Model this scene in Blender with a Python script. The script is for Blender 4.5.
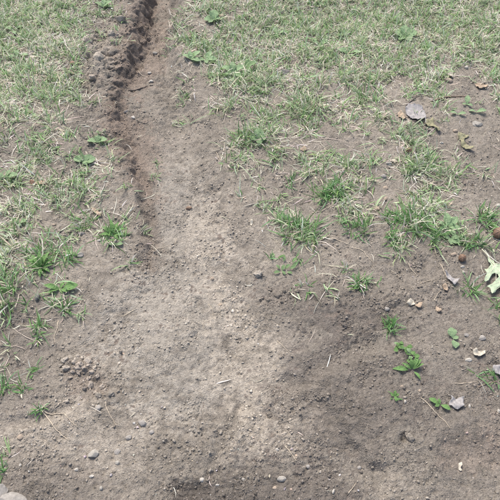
import bpy, bmesh, math, random
import numpy as np
from mathutils import Vector, Matrix

for o in list(bpy.data.objects):
    bpy.data.objects.remove(o, do_unlink=True)
scene = bpy.context.scene
col = scene.collection
R = math.radians
rng = np.random.default_rng(7)
random.seed(7)

# ------------------------------------------------------------------ camera
CAM_H, PITCH, FOV = 1.40, R(52.0), R(45.0)
cam_d = bpy.data.cameras.new('camera')
cam = bpy.data.objects.new('camera', cam_d)
col.objects.link(cam)
cam.location = (0, 0, CAM_H)
cam.rotation_euler = (math.pi / 2 - PITCH, 0, 0)
cam_d.sensor_fit = 'HORIZONTAL'
cam_d.angle = FOV
cam_d.clip_start = 0.02
cam_d.clip_end = 500
scene.camera = cam

# ------------------------------------------------------------------ sky, sun, exposure
SUN_EL, SUN_AZ = R(58), R(-25)       # azimuth measured from +y towards +x
world = bpy.data.worlds.new('World')
scene.world = world
world.use_nodes = True
wn = world.node_tree
wn.nodes.clear()
sky = wn.nodes.new('ShaderNodeTexSky')
sky.sky_type = 'NISHITA'
sky.sun_disc = False
sky.sun_elevation = SUN_EL
sky.sun_rotation = SUN_AZ
sky.air_density = 0.9
sky.dust_density = 4.0
sky.ozone_density = 0.6
bg = wn.nodes.new('ShaderNodeBackground')
bg.inputs['Strength'].default_value = 0.11
wo = wn.nodes.new('ShaderNodeOutputWorld')
wn.links.new(sky.outputs[0], bg.inputs[0])
wn.links.new(bg.outputs[0], wo.inputs[0])

sun_d = bpy.data.lights.new('sun', 'SUN')
sun_d.energy = 1.5
sun_d.angle = R(18)
sun_d.color = (1.0, 0.95, 0.88)
sun = bpy.data.objects.new('sun', sun_d)
col.objects.link(sun)
to_sun = Vector((math.sin(SUN_AZ) * math.cos(SUN_EL), math.cos(SUN_AZ) * math.cos(SUN_EL), math.sin(SUN_EL)))
sun.rotation_euler = to_sun.to_track_quat('Z', 'Y').to_euler()
sun.location = to_sun * 6

scene.view_settings.view_transform = 'Standard'
scene.view_settings.look = 'None'
scene.view_settings.gamma = 1
scene.view_settings.use_curve_mapping = False
scene.view_settings.exposure = 1.0
scene.render.resolution_x = scene.render.resolution_y = 1024

# ------------------------------------------------------------------ plan helpers: survey coordinates <-> ground metres
FPX = 250.0 / math.tan(FOV / 2)
SP, CP = math.sin(PITCH), math.cos(PITCH)

def G(u, v):
    """Survey point -> metres on the level ground."""
    a = (np.asarray(u, float) - 250) / FPX
    b = (250 - np.asarray(v, float)) / FPX
    dy = CP + b * SP
    dz = -SP + b * CP
    t = -CAM_H / dz
    return a * t, dy * t

def P(x, y):
    """Metres on the level ground -> survey point."""
    x = np.asarray(x, float); y = np.asarray(y, float)
    d = np.maximum(y * CP + CAM_H * SP, 0.25)
    up = y * SP - CAM_H * CP
    return 250 + FPX * x / d, 250 - FPX * up / d

def MPP(v):
    """Metres for one survey unit across the ground at row v."""
    x0, _ = G(250, v); x1, _ = G(251, v)
    return float(x1 - x0)

# ------------------------------------------------------------------ noise
def _hash(ix, iy, seed):
    h = (ix.astype(np.int64) * 374761393 + iy.astype(np.int64) * 668265263 + seed * 974634777) & 0xFFFFFFFF
    h = ((h ^ (h >> 13)) * 1274126177) & 0xFFFFFFFF
    h = h ^ (h >> 16)
    return h

def noise(x, y, seed=0):
    ix = np.floor(x).astype(np.int64); iy = np.floor(y).astype(np.int64)
    fx = x - ix; fy = y - iy
    ux = fx * fx * fx * (fx * (fx * 6 - 15) + 10); uy = fy * fy * fy * (fy * (fy * 6 - 15) + 10)
    def g(dx, dy):
        a = _hash(ix + dx, iy + dy, seed) * (2 * math.pi / 4294967296.0)
        return np.cos(a) * (fx - dx) + np.sin(a) * (fy - dy)
    n0 = g(0, 0) * (1 - ux) + g(1, 0) * ux
    n1 = g(0, 1) * (1 - ux) + g(1, 1) * ux
    return (n0 * (1 - uy) + n1 * uy) * 1.5

def fbm(x, y, sc, oct=4, seed=0, gain=0.5):
    s = np.zeros_like(x); a = 1.0; t = 0
    for k in range(oct):
        s += a * noise(x * sc + 17.3 * k, y * sc - 9.1 * k, seed + k * 13); t += a
        a *= gain; sc *= 2.03
    return s / t

def sstep(a, b, x):
    t = np.clip((x - a) / (b - a), 0, 1)
    return t * t * (3 - 2 * t)

def worley(x, y, sc, seed):
    X = x * sc; Y = y * sc
    ix = np.floor(X).astype(np.int64); iy = np.floor(Y).astype(np.int64)
    best = np.full(X.shape, 9.0)
    for dx in (-1, 0, 1):
        for dy in (-1, 0, 1):
            h1 = _hash(ix + dx, iy + dy, seed) / 4294967296.0
            h2 = _hash(ix + dx, iy + dy, seed + 77) / 4294967296.0
            best = np.minimum(best, (X - ix - dx - h1) ** 2 + (Y - iy - dy - h2) ** 2)
    return np.sqrt(best)

# ------------------------------------------------------------------ the lie of the land
LEFT = [(160, -400), (156, -120), (150, -30), (143, 5), (137, 30), (126, 58), (114, 82), (111, 105), (116, 135), (125, 165),
        (135, 205), (137, 250), (128, 282), (95, 308), (55, 350), (52, 362), (58, 385), (40, 405), (-20, 422), (-300, 470)]
RIGHT = [(184, -400), (180, -120), (176, -30), (175, 40), (180, 72), (198, 105), (210, 150), (228, 200), (240, 245), (243, 280),
         (264, 312), (282, 365), (318, 430), (365, 480), (420, 560)]
DEPTH = [(-400, .10), (-60, .092), (0, .084), (50, .062), (100, .036), (160, .024), (230, .016), (300, .011), (380, .009), (450, .004), (600, 0)]

def curve_y(pts):
    a = np.array(pts, float)
    x, y = G(a[:, 0], a[:, 1])
    o = np.argsort(y)
    return lambda yy: np.interp(yy, y[o], x[o])
XL, XR = curve_y(LEFT), curve_y(RIGHT)
_d = np.array(DEPTH, float); _dy = G(np.full(len(_d), 250.), _d[:, 0])[1]; _o = np.argsort(_dy)
def depth_at(y): return np.interp(y, _dy[_o], _d[_o, 1])

def blob(u, v, cu, cv, ru, rv, ang=0):
    c, s = math.cos(R(ang)), math.sin(R(ang))
    a = (u - cu) * c + (v - cv) * s; b = -(u - cu) * s + (v - cv) * c
    return np.exp(-((a / ru) ** 2 + (b / rv) ** 2))

def stroke(x, y, pts, w):
    """Soft distance falloff from a polyline given in survey points; w in metres."""
    best = np.full(x.shape, 1e9)
    P0 = [tuple(float(q) for q in G(*p)) for p in pts]
    for (ax, ay), (bx, by) in zip(P0[:-1], P0[1:]):
        dx, dy = bx - ax, by - ay
        t = np.clip(((x - ax) * dx + (y - ay) * dy) / (dx * dx + dy * dy), 0, 1)
        best = np.minimum(best, (x - ax - t * dx) ** 2 + (y - ay - t * dy) ** 2)
    return np.exp(-best / (w * w))

def crumbly(x, y, u, v):
    m = sstep(0.0, 0.5, fbm(x, y, 5.0, 3, 51) + 0.12)
    m = np.maximum(m, blob(u, v, 90, 378, 42, 26, 30))
    m = np.maximum(m, blob(u, v, 285, 295, 34, 18, 10))
    m = np.maximum(m, blob(u, v, 260, 478, 120, 26, 0))
    m = np.maximum(m, blob(u, v, 95, 62, 24, 45, 0))
    m = np.maximum(m, blob(u, v, 275, 410, 22, 26, 0))
    m = np.maximum(m, blob(u, v, 335, 395, 40, 30, 30) * .8)
    m = np.maximum(m, blob(u, v, 386, 469, 22, 14, -10))
    return m

def H(x, y):
    x = np.atleast_1d(np.asarray(x, float)); y = np.atleast_1d(np.asarray(y, float))
    u, v = P(x, y)
    wx = x + 0.030 * fbm(x, y, 9.0, 3, 3) + 0.016 * fbm(x, y, 31.0, 3, 4)
    wy = y + 0.020 * fbm(x, y, 9.0, 3, 5)
    xl, xr, d = XL(wy), XR(wy), depth_at(wy)
    near = np.exp(-np.maximum(0, np.abs(x) - 2.5) ** 2)
    # the washed-out channel: steep ragged left bank, easy right bank
    wl = np.interp(v, [0, 60, 120, 250, 400], [.036, .052, .075, .085, .10])
    wr = np.interp(v, [0, 120, 250, 400], [.09, .15, .20, .22])
    ch = sstep(0, 1, (wx - xl) / wl) * (1 - sstep(0, 1, (wx - xr + wr * .6) / wr))
    z = -d * ch * near
    # narrow rill hugging the left bank
    z -= .034 * stroke(wx, wy, [(156, -120), (151, -25), (144, 8), (138, 32), (131, 58)], .020)
    z -= .015 * stroke(wx, wy, [(131, 58), (119, 85), (118, 112), (128, 145), (142, 180), (148, 215), (148, 262)], .020)
    z -= .007 * stroke(wx, wy, [(170, 60), (168, 120), (190, 190), (205, 260), (214, 330), (232, 400)], .05)
    # lumps and hollows on the left bank
    z += .026 * blob(u, v, 86, 50, 9, 10) + .022 * blob(u, v, 98, 66, 10, 9) + .018 * blob(u, v, 112, 38, 9, 10) + .012 * blob(u, v, 122, 20, 8, 9)
    z -= .022 * blob(u, v, 88, 88, 7, 7) + .016 * blob(u, v, 101, 38, 5, 8)
    # drag marks and a dip on the lower right
    z -= .010 * stroke(wx, wy, [(292, 380), (335, 358), (400, 338)], .030)
    z += .008 * stroke(wx, wy, [(300, 392), (350, 372), (410, 352)], .025)
    z -= .016 * stroke(wx, wy, [(300, 385), (318, 408), (345, 440), (372, 478)], .035)
    z += .007 * stroke(wx, wy, [(335, 410), (360, 440), (378, 470)], .016)
    z += .009 * stroke(wx, wy, [(440, 436), (480, 422), (530, 415)], .03)
    z -= .008 * stroke(wx, wy, [(448, 446), (480, 452), (520, 470)], .03)
    z += .007 * stroke(wx, wy, [(398, 300), (430, 285)], .03) + .010 * blob(u, v, 335, 300, 40, 18)
    z -= .014 * blob(u, v, 403, 440, 4.5, 5) + .010 * blob(u, v, 384, 470, 9, 6) - .006 * blob(u, v, 258, 274, 8, 8)
    z -= .010 * blob(u, v, 190, 492, 22, 14) + .006 * blob(u, v, 98, 392, 9, 6) + .010 * blob(u, v, 269, 412, 6, 5)
    z -= .007 * stroke(wx, wy, [(210, 470), (222, 430), (240, 400)], .012) - .006 * stroke(wx, wy, [(228, 468), (240, 430), (262, 395)], .014)
    z += .014 * blob(u, v, 77, 363, 17, 9, 15) - .008 * blob(u, v, 96, 382, 7, 5) + .007 * blob(u, v, 106, 395, 9, 6)
    z += .010 * blob(u, v, 58, 420, 40, 12, -20) - .008 * stroke(wx, wy, [(5, 425), (40, 418), (70, 408)], .015)
    # general unevenness
    z += .022 * fbm(x, y, 1.4, 2, 11) + .010 * fbm(x, y, 4.5, 2, 12) + .0055 * fbm(x, y, 14.0, 3, 13)
    c = crumbly(x, y, u, v)
    bank = blob(u, v, 100, 55, 26, 55, 0) + blob(u, v, 140, 15, 16, 30) + .5 * blob(u, v, 160, 60, 26, 70) + .5 * blob(u, v, 125, 140, 16, 50, -15)
    bank = np.clip(bank, 0, 1)
    qx = x + .045 * fbm(x, y, 11.0, 3, 61); qy = y + .045 * fbm(x, y, 11.0, 3, 62)
    lm = sstep(-.25, .35, fbm(x, y, 9.0, 2, 63))
    z += .022 * bank * lm * (np.clip(.8 - worley(qx, qy, 13.0, 21), 0, 1) - .3) + .022 * bank * (.3 + .7 * lm) * (np.clip(.7 - worley(qx, qy, 33.0, 22), 0, 1) - .25)
    z += .017 * bank * fbm(x, y, 15.0, 4, 64, .62)
    crk = np.exp(-(fbm(x, y, 10.0, 3, 65) / .035) ** 2)
    z -= .011 * bank * crk
    z += (.0034 + .0048 * c) * fbm(x, y, 40.0, 4, 14, .65)
    pit = sstep(.18, .5, fbm(x, y, 58.0, 2, 19))
    z -= .0035 * pit
    wk = np.clip(0.62 - worley(x + .004 * noise(x * 60, y * 60, 8), y, 62.0, 15), 0, 1)
    z += .0095 * (.15 + .85 * c) * wk * sstep(-.1, .35, fbm(x, y, 22, 2, 18))
    z += .0030 * (.5 + .5 * c) * (np.abs(fbm(x, y, 85.0, 2, 23)) - .2)
    wk2 = np.clip(0.55 - worley(x, y, 120.0, 16), 0, 1)
    z += .0042 * (.4 + .6 * c) * wk2
    return z

def H1(x, y): return float(H(x, y)[0])

GRASS = ["88854005678888888888", "88842004677887888887", "88730005787666677766", "87640003587565666423",
         "76641002355476543222", "65454000147433454311", "65455010023424555422", "65554010012435555420",
         "54543100001533456623", "54334100001631434433", "55310000000211100012", "52410000001211200021",
         "41300000000000000000", "22100000000000000000", "21000000000000000000", "21000000000000000000",
         "10000000000000000000", "00000000000000000000", "10000000000000000000", "00000000000000000000"]
GR = np.array([[int(c) for c in (r + '0' * 20)[:20]] for r in GRASS], float) / 9.0

def grass_density(x, y):
    u, v = P(x, y)
    far = sstep(0, 1, (np.maximum(np.maximum(-u, u - 500), -v) - 10) / 120)
    a = np.clip(u / 25 - .5, 0, 18.999); b = np.clip(v / 25 - .5, 0, 18.999)
    i = a.astype(int); j = b.astype(int); fa = a - i; fb = b - j
    g = (GR[j, i] * (1 - fa) + GR[j, i + 1] * fa) * (1 - fb) + (GR[j + 1, i] * (1 - fa) + GR[j + 1, i + 1] * fa) * fb
    g = g * np.interp(v, [60, 120, 300], [.97, .92, .90])
    # behind the picture the bare channel runs on between two lawns
    ch = np.where(v < 0, ((x > XL(y) - .06) & (x < XR(y) + .08)), False)
    g = np.where(v < 0, np.where(ch, 0, np.maximum(g, .75)), g)
    n = .75 * fbm(x, y, 8.0, 2, 31) + .55 * fbm(x, y, 21.0, 2, 32)
    g = (sstep(.34, .80, g + 1.15 * n * (1.35 - g)) * (.30 + .62 * g) + .12 * g) * sstep(.02, .12, g)
    return np.clip(g, 0, 1), far

# soil colours (albedo)
C_BASE = np.array([.263, .235, .197]); C_PALE = np.array([.382, .340, .282]); C_GREY = np.array([.322, .295, .252])
C_DARK = np.array([.124, .109, .095]); C_RED = np.array([.230, .184, .149]); C_TURF = np.array([.276, .249, .201])
C_LAWN = np.array([.17, .20, .10])

def soil(x, y):
    u, v = P(x, y)
    n1 = fbm(x, y, 3.0, 4, 71); n2 = fbm(x, y, 11.0, 4, 72); n3 = fbm(x, y, 40.0, 3, 73); n4 = fbm(x, y, 105.0, 2, 74)
    c = np.tile(C_BASE, (len(x), 1))
    def mix(m, k):
        nonlocal c
        m = np.clip(m, 0, 1)[:, None]
        c = c * (1 - m) + k * m
    jig = .30 * n1 + .58 * n2 + .66 * n3 + .35 * n4
    def soft(b): return sstep(.34, .60, b + jig * .9)
    mix(soft(np.maximum(blob(u, v, 175, 330, 75, 110, 0), blob(u, v, 180, 220, 40, 80, -20))) * .75, C_GREY)
    mix(soft(blob(u, v, 90, 440, 75, 40)) * .35, C_PALE)
    mix(soft(np.maximum(blob(u, v, 250, 375, 46, 80, -14), .9 * blob(u, v, 290, 425, 26, 40, -25))) * .75, C_PALE)
    mix(soft(blob(u, v, 205, 250, 26, 75, -10)) * .4, C_PALE)
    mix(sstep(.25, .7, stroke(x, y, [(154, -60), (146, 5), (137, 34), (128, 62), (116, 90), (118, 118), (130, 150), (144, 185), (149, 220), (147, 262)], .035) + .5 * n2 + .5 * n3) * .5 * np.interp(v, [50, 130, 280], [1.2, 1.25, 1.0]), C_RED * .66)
    mix(soft(blob(u, v, 130, 140, 30, 60, -20)) * .6, C_RED)
    mix(soft(blob(u, v, 140, 45, 26, 60, 15)) * .6, C_RED)
    mix(soft(blob(u, v, 92, 52, 22, 26)) * .4, C_PALE)
    mix(soft(blob(u, v, 350, 400, 85, 75, 25)) * .62, C_DARK)
    mix(soft(blob(u, v, 330, 310, 75, 28, 10)) * .55, C_DARK)
    mix(soft(blob(u, v, 440, 300, 90, 60)) * .28, C_DARK)
    mix(soft(blob(u, v, 470, 430, 70, 90)) * .45, C_DARK)
    mix(soft(blob(u, v, 260, 500, 130, 40)) * .75, C_DARK)
    mix(soft(blob(u, v, 40, 490, 75, 35)) * .5, C_DARK)
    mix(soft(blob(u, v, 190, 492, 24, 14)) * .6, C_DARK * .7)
    mix(soft(blob(u, v, 88, 380, 28, 16, 30)) * .45, C_RED * .8)
    mix(soft(blob(u, v, 20, 345, 40, 70)) * .45, C_DARK * 1.15)
    mix(soft(blob(u, v, 470, 450, 40, 26, -15)) * .30, C_RED)
    g, far = grass_density(x, y)
    mix(g * .6, C_TURF)
    r = np.hypot(x, y - 1.2)
    mix(sstep(3.5, 9, r) * (1 - .5 * np.exp(-((x - .5 * (XL(y) + XR(y))) / .3) ** 2)), C_LAWN)
    c = c * (1 + .18 * n1 + .26 * n2 + .34 * n3)[:, None]
    return np.clip(c, .03, .7)

# ------------------------------------------------------------------ mesh helpers
def tag(o, label=None, cat=None, group=None, kind=None):
    if label: o['label'] = label
    if cat: o['category'] = cat
    if group: o['group'] = group
    if kind: o['kind'] = kind
    return o

def np_mesh(name, verts, faces_list, mat, cols=None, smooth=True):
    """faces_list: list of int arrays (n,k)."""
    me = bpy.data.meshes.new(name)
    verts = np.ascontiguousarray(verts, np.float32)
    me.vertices.add(len(verts)); me.vertices.foreach_set('co', verts.ravel())
    loops = np.concatenate([f.ravel() for f in faces_list]).astype(np.int32)
    sizes = np.concatenate([np.full(len(f), f.shape[1], np.int32) for f in faces_list])
    starts = np.concatenate([[0], np.cumsum(sizes)[:-1]]).astype(np.int32)
    me.loops.add(len(loops)); me.loops.foreach_set('vertex_index', loops)
    me.polygons.add(len(sizes)); me.polygons.foreach_set('loop_start', starts); me.polygons.foreach_set('loop_total', sizes)
    me.polygons.foreach_set('use_smooth', np.full(len(sizes), smooth, bool))
    if cols is not None:
        at = me.color_attributes.new('tint', 'FLOAT_COLOR', 'POINT')
        at.data.foreach_set('color', np.concatenate([cols, np.ones((len(cols), 1))], 1).astype(np.float32).ravel())
    me.update(calc_edges=True)
    me.validate()
    if mat: me.materials.append(mat)
    return me

def link(name, me, parent=None, loc=None):
    o = bpy.data.objects.new(name, me)
    col.objects.link(o)
    if parent: o.parent = parent
    if loc is not None: o.location = loc
    return o

# ------------------------------------------------------------------ materials
def new_mat(name):
    m = bpy.data.materials.new(name); m.use_nodes = True
    n = m.node_tree; n.nodes.clear()
    out = n.nodes.new('ShaderNodeOutputMaterial')
    b = n.nodes.new('ShaderNodeBsdfPrincipled')
    n.links.new(b.outputs[0], out.inputs[0])
    return m, n, b, out

def vary(n, src, scale, lo, hi, coord='Object', detail=4):
    tc = n.nodes.new('ShaderNodeTexCoord'); t = n.nodes.new('ShaderNodeTexNoise')
    t.inputs['Scale'].default_value = scale; t.inputs['Detail'].default_value = detail; t.inputs['Roughness'].default_value = .65
    n.links.new(tc.outputs[coord], t.inputs['Vector'])
    mr = n.nodes.new('ShaderNodeMapRange')
    mr.inputs[1].default_value = .25; mr.inputs[2].default_value = .75; mr.inputs[3].default_value = lo; mr.inputs[4].default_value = hi
    n.links.new(t.outputs[0], mr.inputs[0])
    mx = n.nodes.new('ShaderNodeVectorMath'); mx.operation = 'SCALE'
    if isinstance(src, tuple):
        mx.inputs[0].default_value = src
    else:
        n.links.new(src, mx.inputs[0])
    n.links.new(mr.outputs[0], mx.inputs['Scale'])
    return mx.outputs[0], t, tc

def mat_soil(name, coord='Object', sc1=300, sc2=1100, dist=.0045):
    m, n, b, _ = new_mat(name)
    at = n.nodes.new('ShaderNodeAttribute'); at.attribute_name = 'tint'
    c, t, tc = vary(n, at.outputs['Color'], 150, .66, 1.34, coord, 4)
    c2, t2, _ = vary(n, c, 450, .74, 1.26, coord, 2)
    n.links.new(c2, b.inputs['Base Color'])
    b.inputs['Roughness'].default_value = .95
    b.inputs['Specular IOR Level'].default_value = .12
    ns = n.nodes.new('ShaderNodeTexNoise'); ns.inputs['Scale'].default_value = sc1; ns.inputs['Detail'].default_value = 2; ns.inputs['Roughness'].default_value = .6
    n.links.new(tc.outputs[coord], ns.inputs['Vector'])
    bp = n.nodes.new('ShaderNodeBump'); bp.inputs['Strength'].default_value = .9; bp.inputs['Distance'].default_value = dist
    n.links.new(ns.outputs[0], bp.inputs['Height'])
    nb = n.nodes.new('ShaderNodeTexNoise'); nb.inputs['Scale'].default_value = sc1 * .42; nb.inputs['Detail'].default_value = 2; nb.inputs['Distortion'].default_value = .6
    n.links.new(tc.outputs[coord], nb.inputs['Vector'])
    rp = n.nodes.new('ShaderNodeMapRange'); rp.interpolation_type = 'SMOOTHSTEP'; rp.inputs[1].default_value = .38; rp.inputs[2].default_value = .58
    n.links.new(nb.outputs[0], rp.inputs[0])
    b2 = n.nodes.new('ShaderNodeBump'); b2.inputs['Distance'].default_value = dist * .75
    nm_ = n.nodes.new('ShaderNodeTexNoise'); nm_.inputs['Scale'].default_value = 9; nm_.inputs['Detail'].default_value = 3
    n.links.new(tc.outputs[coord], nm_.inputs['Vector'])
    mm = n.nodes.new('ShaderNodeMapRange'); mm.inputs[1].default_value = .42; mm.inputs[2].default_value = .66; mm.inputs[3].default_value = .12; mm.inputs[4].default_value = .75
    n.links.new(nm_.outputs[0], mm.inputs[0]); n.links.new(mm.outputs[0], b2.inputs['Strength'])
    n.links.new(rp.outputs[0], b2.inputs['Height']); n.links.new(bp.outputs[0], b2.inputs['Normal'])
    n.links.new(b2.outputs[0], b.inputs['Normal'])
    return m

def mat_blade(name, transl=.36, spec=.25, rough=.55):
    m, n, b, out = new_mat(name)
    at = n.nodes.new('ShaderNodeAttribute'); at.attribute_name = 'tint'
    c, _, _ = vary(n, at.outputs['Color'], 90, .85, 1.15)
    n.links.new(c, b.inputs['Base Color'])
    b.inputs['Roughness'].default_value = rough; b.inputs['Specular IOR Level'].default_value = spec
    tr = n.nodes.new('ShaderNodeBsdfTranslucent'); n.links.new(c, tr.inputs[0])
    mx = n.nodes.new('ShaderNodeMixShader'); mx.inputs[0].default_value = transl
    n.links.new(b.outputs[0], mx.inputs[1]); n.links.new(tr.outputs[0], mx.inputs[2]); n.links.new(mx.outputs[0], out.inputs[0])
    return m

def mat_leaf(name, colr, transl=.2, rough=.55, lo=.8, hi=1.18, scale=60, bump=.0006):
    m, n, b, out = new_mat(name)
    c, t, tc = vary(n, tuple(colr), scale, lo, hi, 'Object', 5)
    n.links.new(c, b.inputs['Base Color'])
    b.inputs['Roughness'].default_value = rough; b.inputs['Specular IOR Level'].default_value = .3
    bp = n.nodes.new('ShaderNodeBump'); bp.inputs['Strength'].default_value = .6; bp.inputs['Distance'].default_value = bump
    n.links.new(t.outputs[0], bp.inputs['Height']); n.links.new(bp.outputs[0], b.inputs['Normal'])
    if transl:
        tr = n.nodes.new('ShaderNodeBsdfTranslucent'); n.links.new(c, tr.inputs[0])
        mx = n.nodes.new('ShaderNodeMixShader'); mx.inputs[0].default_value = transl
        n.links.new(b.outputs[0], mx.inputs[1]); n.links.new(tr.outputs[0], mx.inputs[2]); n.links.new(mx.outputs[0], out.inputs[0])
    return m

def mat_stone(name, colr, rough=.8, lo=.7, hi=1.25, scale=140):
    return mat_leaf(name, colr, 0, rough, lo, hi, scale, .0012)

M_SOIL = mat_soil('soil')
M_CRUMB = mat_soil('soil_crumb', 'Object', 350, 1500, .0015)
M_GRASS = mat_blade('grass_blade')
M_STRAW = mat_blade('dry_straw', .12, .12, .8)
STONE = {'grey': mat_stone('grey_stone', (.32, .298, .268)), 'white': mat_stone('white_stone', (.47, .44, .385)),
         'tan': mat_stone('tan_stone', (.40, .325, .25)), 'brown': mat_stone('brown_stone', (.25, .175, .125)),
         'pale': mat_stone('pale_stone', (.37, .345, .30)), 'slate': mat_stone('slate_stone', (.225, .21, .195))}

# ------------------------------------------------------------------ ground: one sheet, fine underfoot and coarse to the horizon
def axis(lo, hi, step_in, grow=1.16, far=90):
    a = [lo]
    while a[-1] < hi: a.append(a[-1] + step_in(a[-1]))
    s = step_in(a[-1])
    while a[-1] < far: s *= grow; a.append(a[-1] + s)
    b = []; p = lo; s = step_in(lo)
    while p > -far: s *= grow; p -= s; b.append(p)
    return np.array(b[::-1] + a)
gx = axis(-1.5, 1.5, lambda x: .0037 if abs(x) < .72 else (.0052 if abs(x) < 1.15 else .010))
gy = axis(-.15, 2.72, lambda y: .009 if y < .1 else (.006 if y < .33 else .0031 + .0016 * max(0, y - .4)))
X, Y = np.meshgrid(gx, gy)
xf, yf = X.ravel(), Y.ravel()
Z = H(xf, yf)
nx, ny = len(gx), len(gy)
idx = np.arange(nx * ny).reshape(ny, nx)
quads = np.stack([idx[:-1, :-1], idx[:-1, 1:], idx[1:, 1:], idx[1:, :-1]], -1).reshape(-1, 4)
# break up the steep bank so that it overhangs and crumbles instead of dropping like a curtain
uu, vv = P(xf, yf)
bk = np.clip(blob(uu, vv, 138, 15, 20, 40, 15) + blob(uu, vv, 122, 75, 18, 40, 15) + .6 * blob(uu, vv, 100, 50, 22, 40), 0, 1)
dx = bk * (.008 * noise(yf * 34, Z * 52 + xf * 9, 201) + .006 * noise(yf * 80, Z * 110, 202))
dy = bk * (.006 * noise(xf * 34 + 5, Z * 52, 203) + .005 * noise(xf * 80, Z * 110, 204))
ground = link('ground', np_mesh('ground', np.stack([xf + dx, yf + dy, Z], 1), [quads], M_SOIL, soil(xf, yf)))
tag(ground, kind='structure')
H_exact, ZG = H, Z.reshape(ny, nx)
def H(x, y):
    x = np.atleast_1d(np.asarray(x, float)); y = np.atleast_1d(np.asarray(y, float))
    i = np.clip(np.searchsorted(gx, x) - 1, 0, nx - 2); j = np.clip(np.searchsorted(gy, y) - 1, 0, ny - 2)
    a = np.clip((x - gx[i]) / (gx[i + 1] - gx[i]), 0, 1); b = np.clip((y - gy[j]) / (gy[j + 1] - gy[j]), 0, 1)
    return (ZG[j, i] * (1 - a) + ZG[j, i + 1] * a) * (1 - b) + (ZG[j + 1, i] * (1 - a) + ZG[j + 1, i + 1] * a) * b


# ------------------------------------------------------------------ blades of grass
def blade_arrays(x, y, az, L, W, lean, curl, azc, cols, lift=.001, z0=None):
    """Curved strips of 3 segments: returns verts, faces, colours."""
    n = len(x)
    ks = np.array([0, .38, .72, 1.0]); wd = np.array([.8, 1.0, .72, .0])
    px, py = x.copy(), y.copy()
    pz = (H(x, y) if z0 is None else z0) - .0008
    rows = []
    tw = rng.normal(0, .5, n)
    prev = 0
    for k in range(4):
        ds = (ks[k] - prev) * L; sm = (ks[k] + prev) / 2; prev = ks[k]
        phi = lean + curl * sm; a = az + azc * sm
        px = px + ds * np.sin(phi) * np.cos(a); py = py + ds * np.sin(phi) * np.sin(a); pz = pz + ds * np.cos(phi)
        if k: pz = np.maximum(pz, H(px, py) + lift * (1 + k * .5))
        h = wd[k] * W / 2
        if k < 3:
            sx, sy, sz = -np.sin(a) * np.cos(tw), np.cos(a) * np.cos(tw), np.sin(tw) * .8
            rows.append(np.stack([px - sx * h, py - sy * h, pz - sz * h], 1)); rows.append(np.stack([px + sx * h, py + sy * h, pz + sz * h], 1))
        else:
            rows.append(np.stack([px, py, pz], 1))
    v = np.stack(rows, 1).reshape(-1, 3)                      # n*7
    b = np.arange(n)[:, None] * 7
    q1 = b + np.array([[0, 1, 3, 2]]); q2 = b + np.array([[2, 3, 5, 4]]); t = b + np.array([[4, 5, 6]])
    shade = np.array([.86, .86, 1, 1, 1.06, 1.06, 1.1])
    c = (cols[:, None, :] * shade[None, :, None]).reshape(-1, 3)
    return v, np.concatenate([q1, q2]), t, c

GREENS = np.array([[.165, .31, .105], [.20, .355, .14], [.14, .275, .09], [.25, .385, .19], [.18, .325, .145]])
LAWNG = np.array([[.30, .445, .20], [.37, .495, .27], [.245, .385, .16], [.46, .54, .36], [.35, .46, .27]])  # lawn greens lifted paler, haze over the upper ground put into the colour
STRAWS = np.array([[.71, .67, .56], [.63, .59, .48], [.75, .72, .63], [.53, .49, .40]])

def pick(pal, n, j=.16):
    c = pal[rng.integers(0, len(pal), n)] * rng.normal(1, j, (n, 1)).clip(.55, 1.5)
    return c * rng.normal(1, .05, (n, 3)).clip(.85, 1.15)

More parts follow.
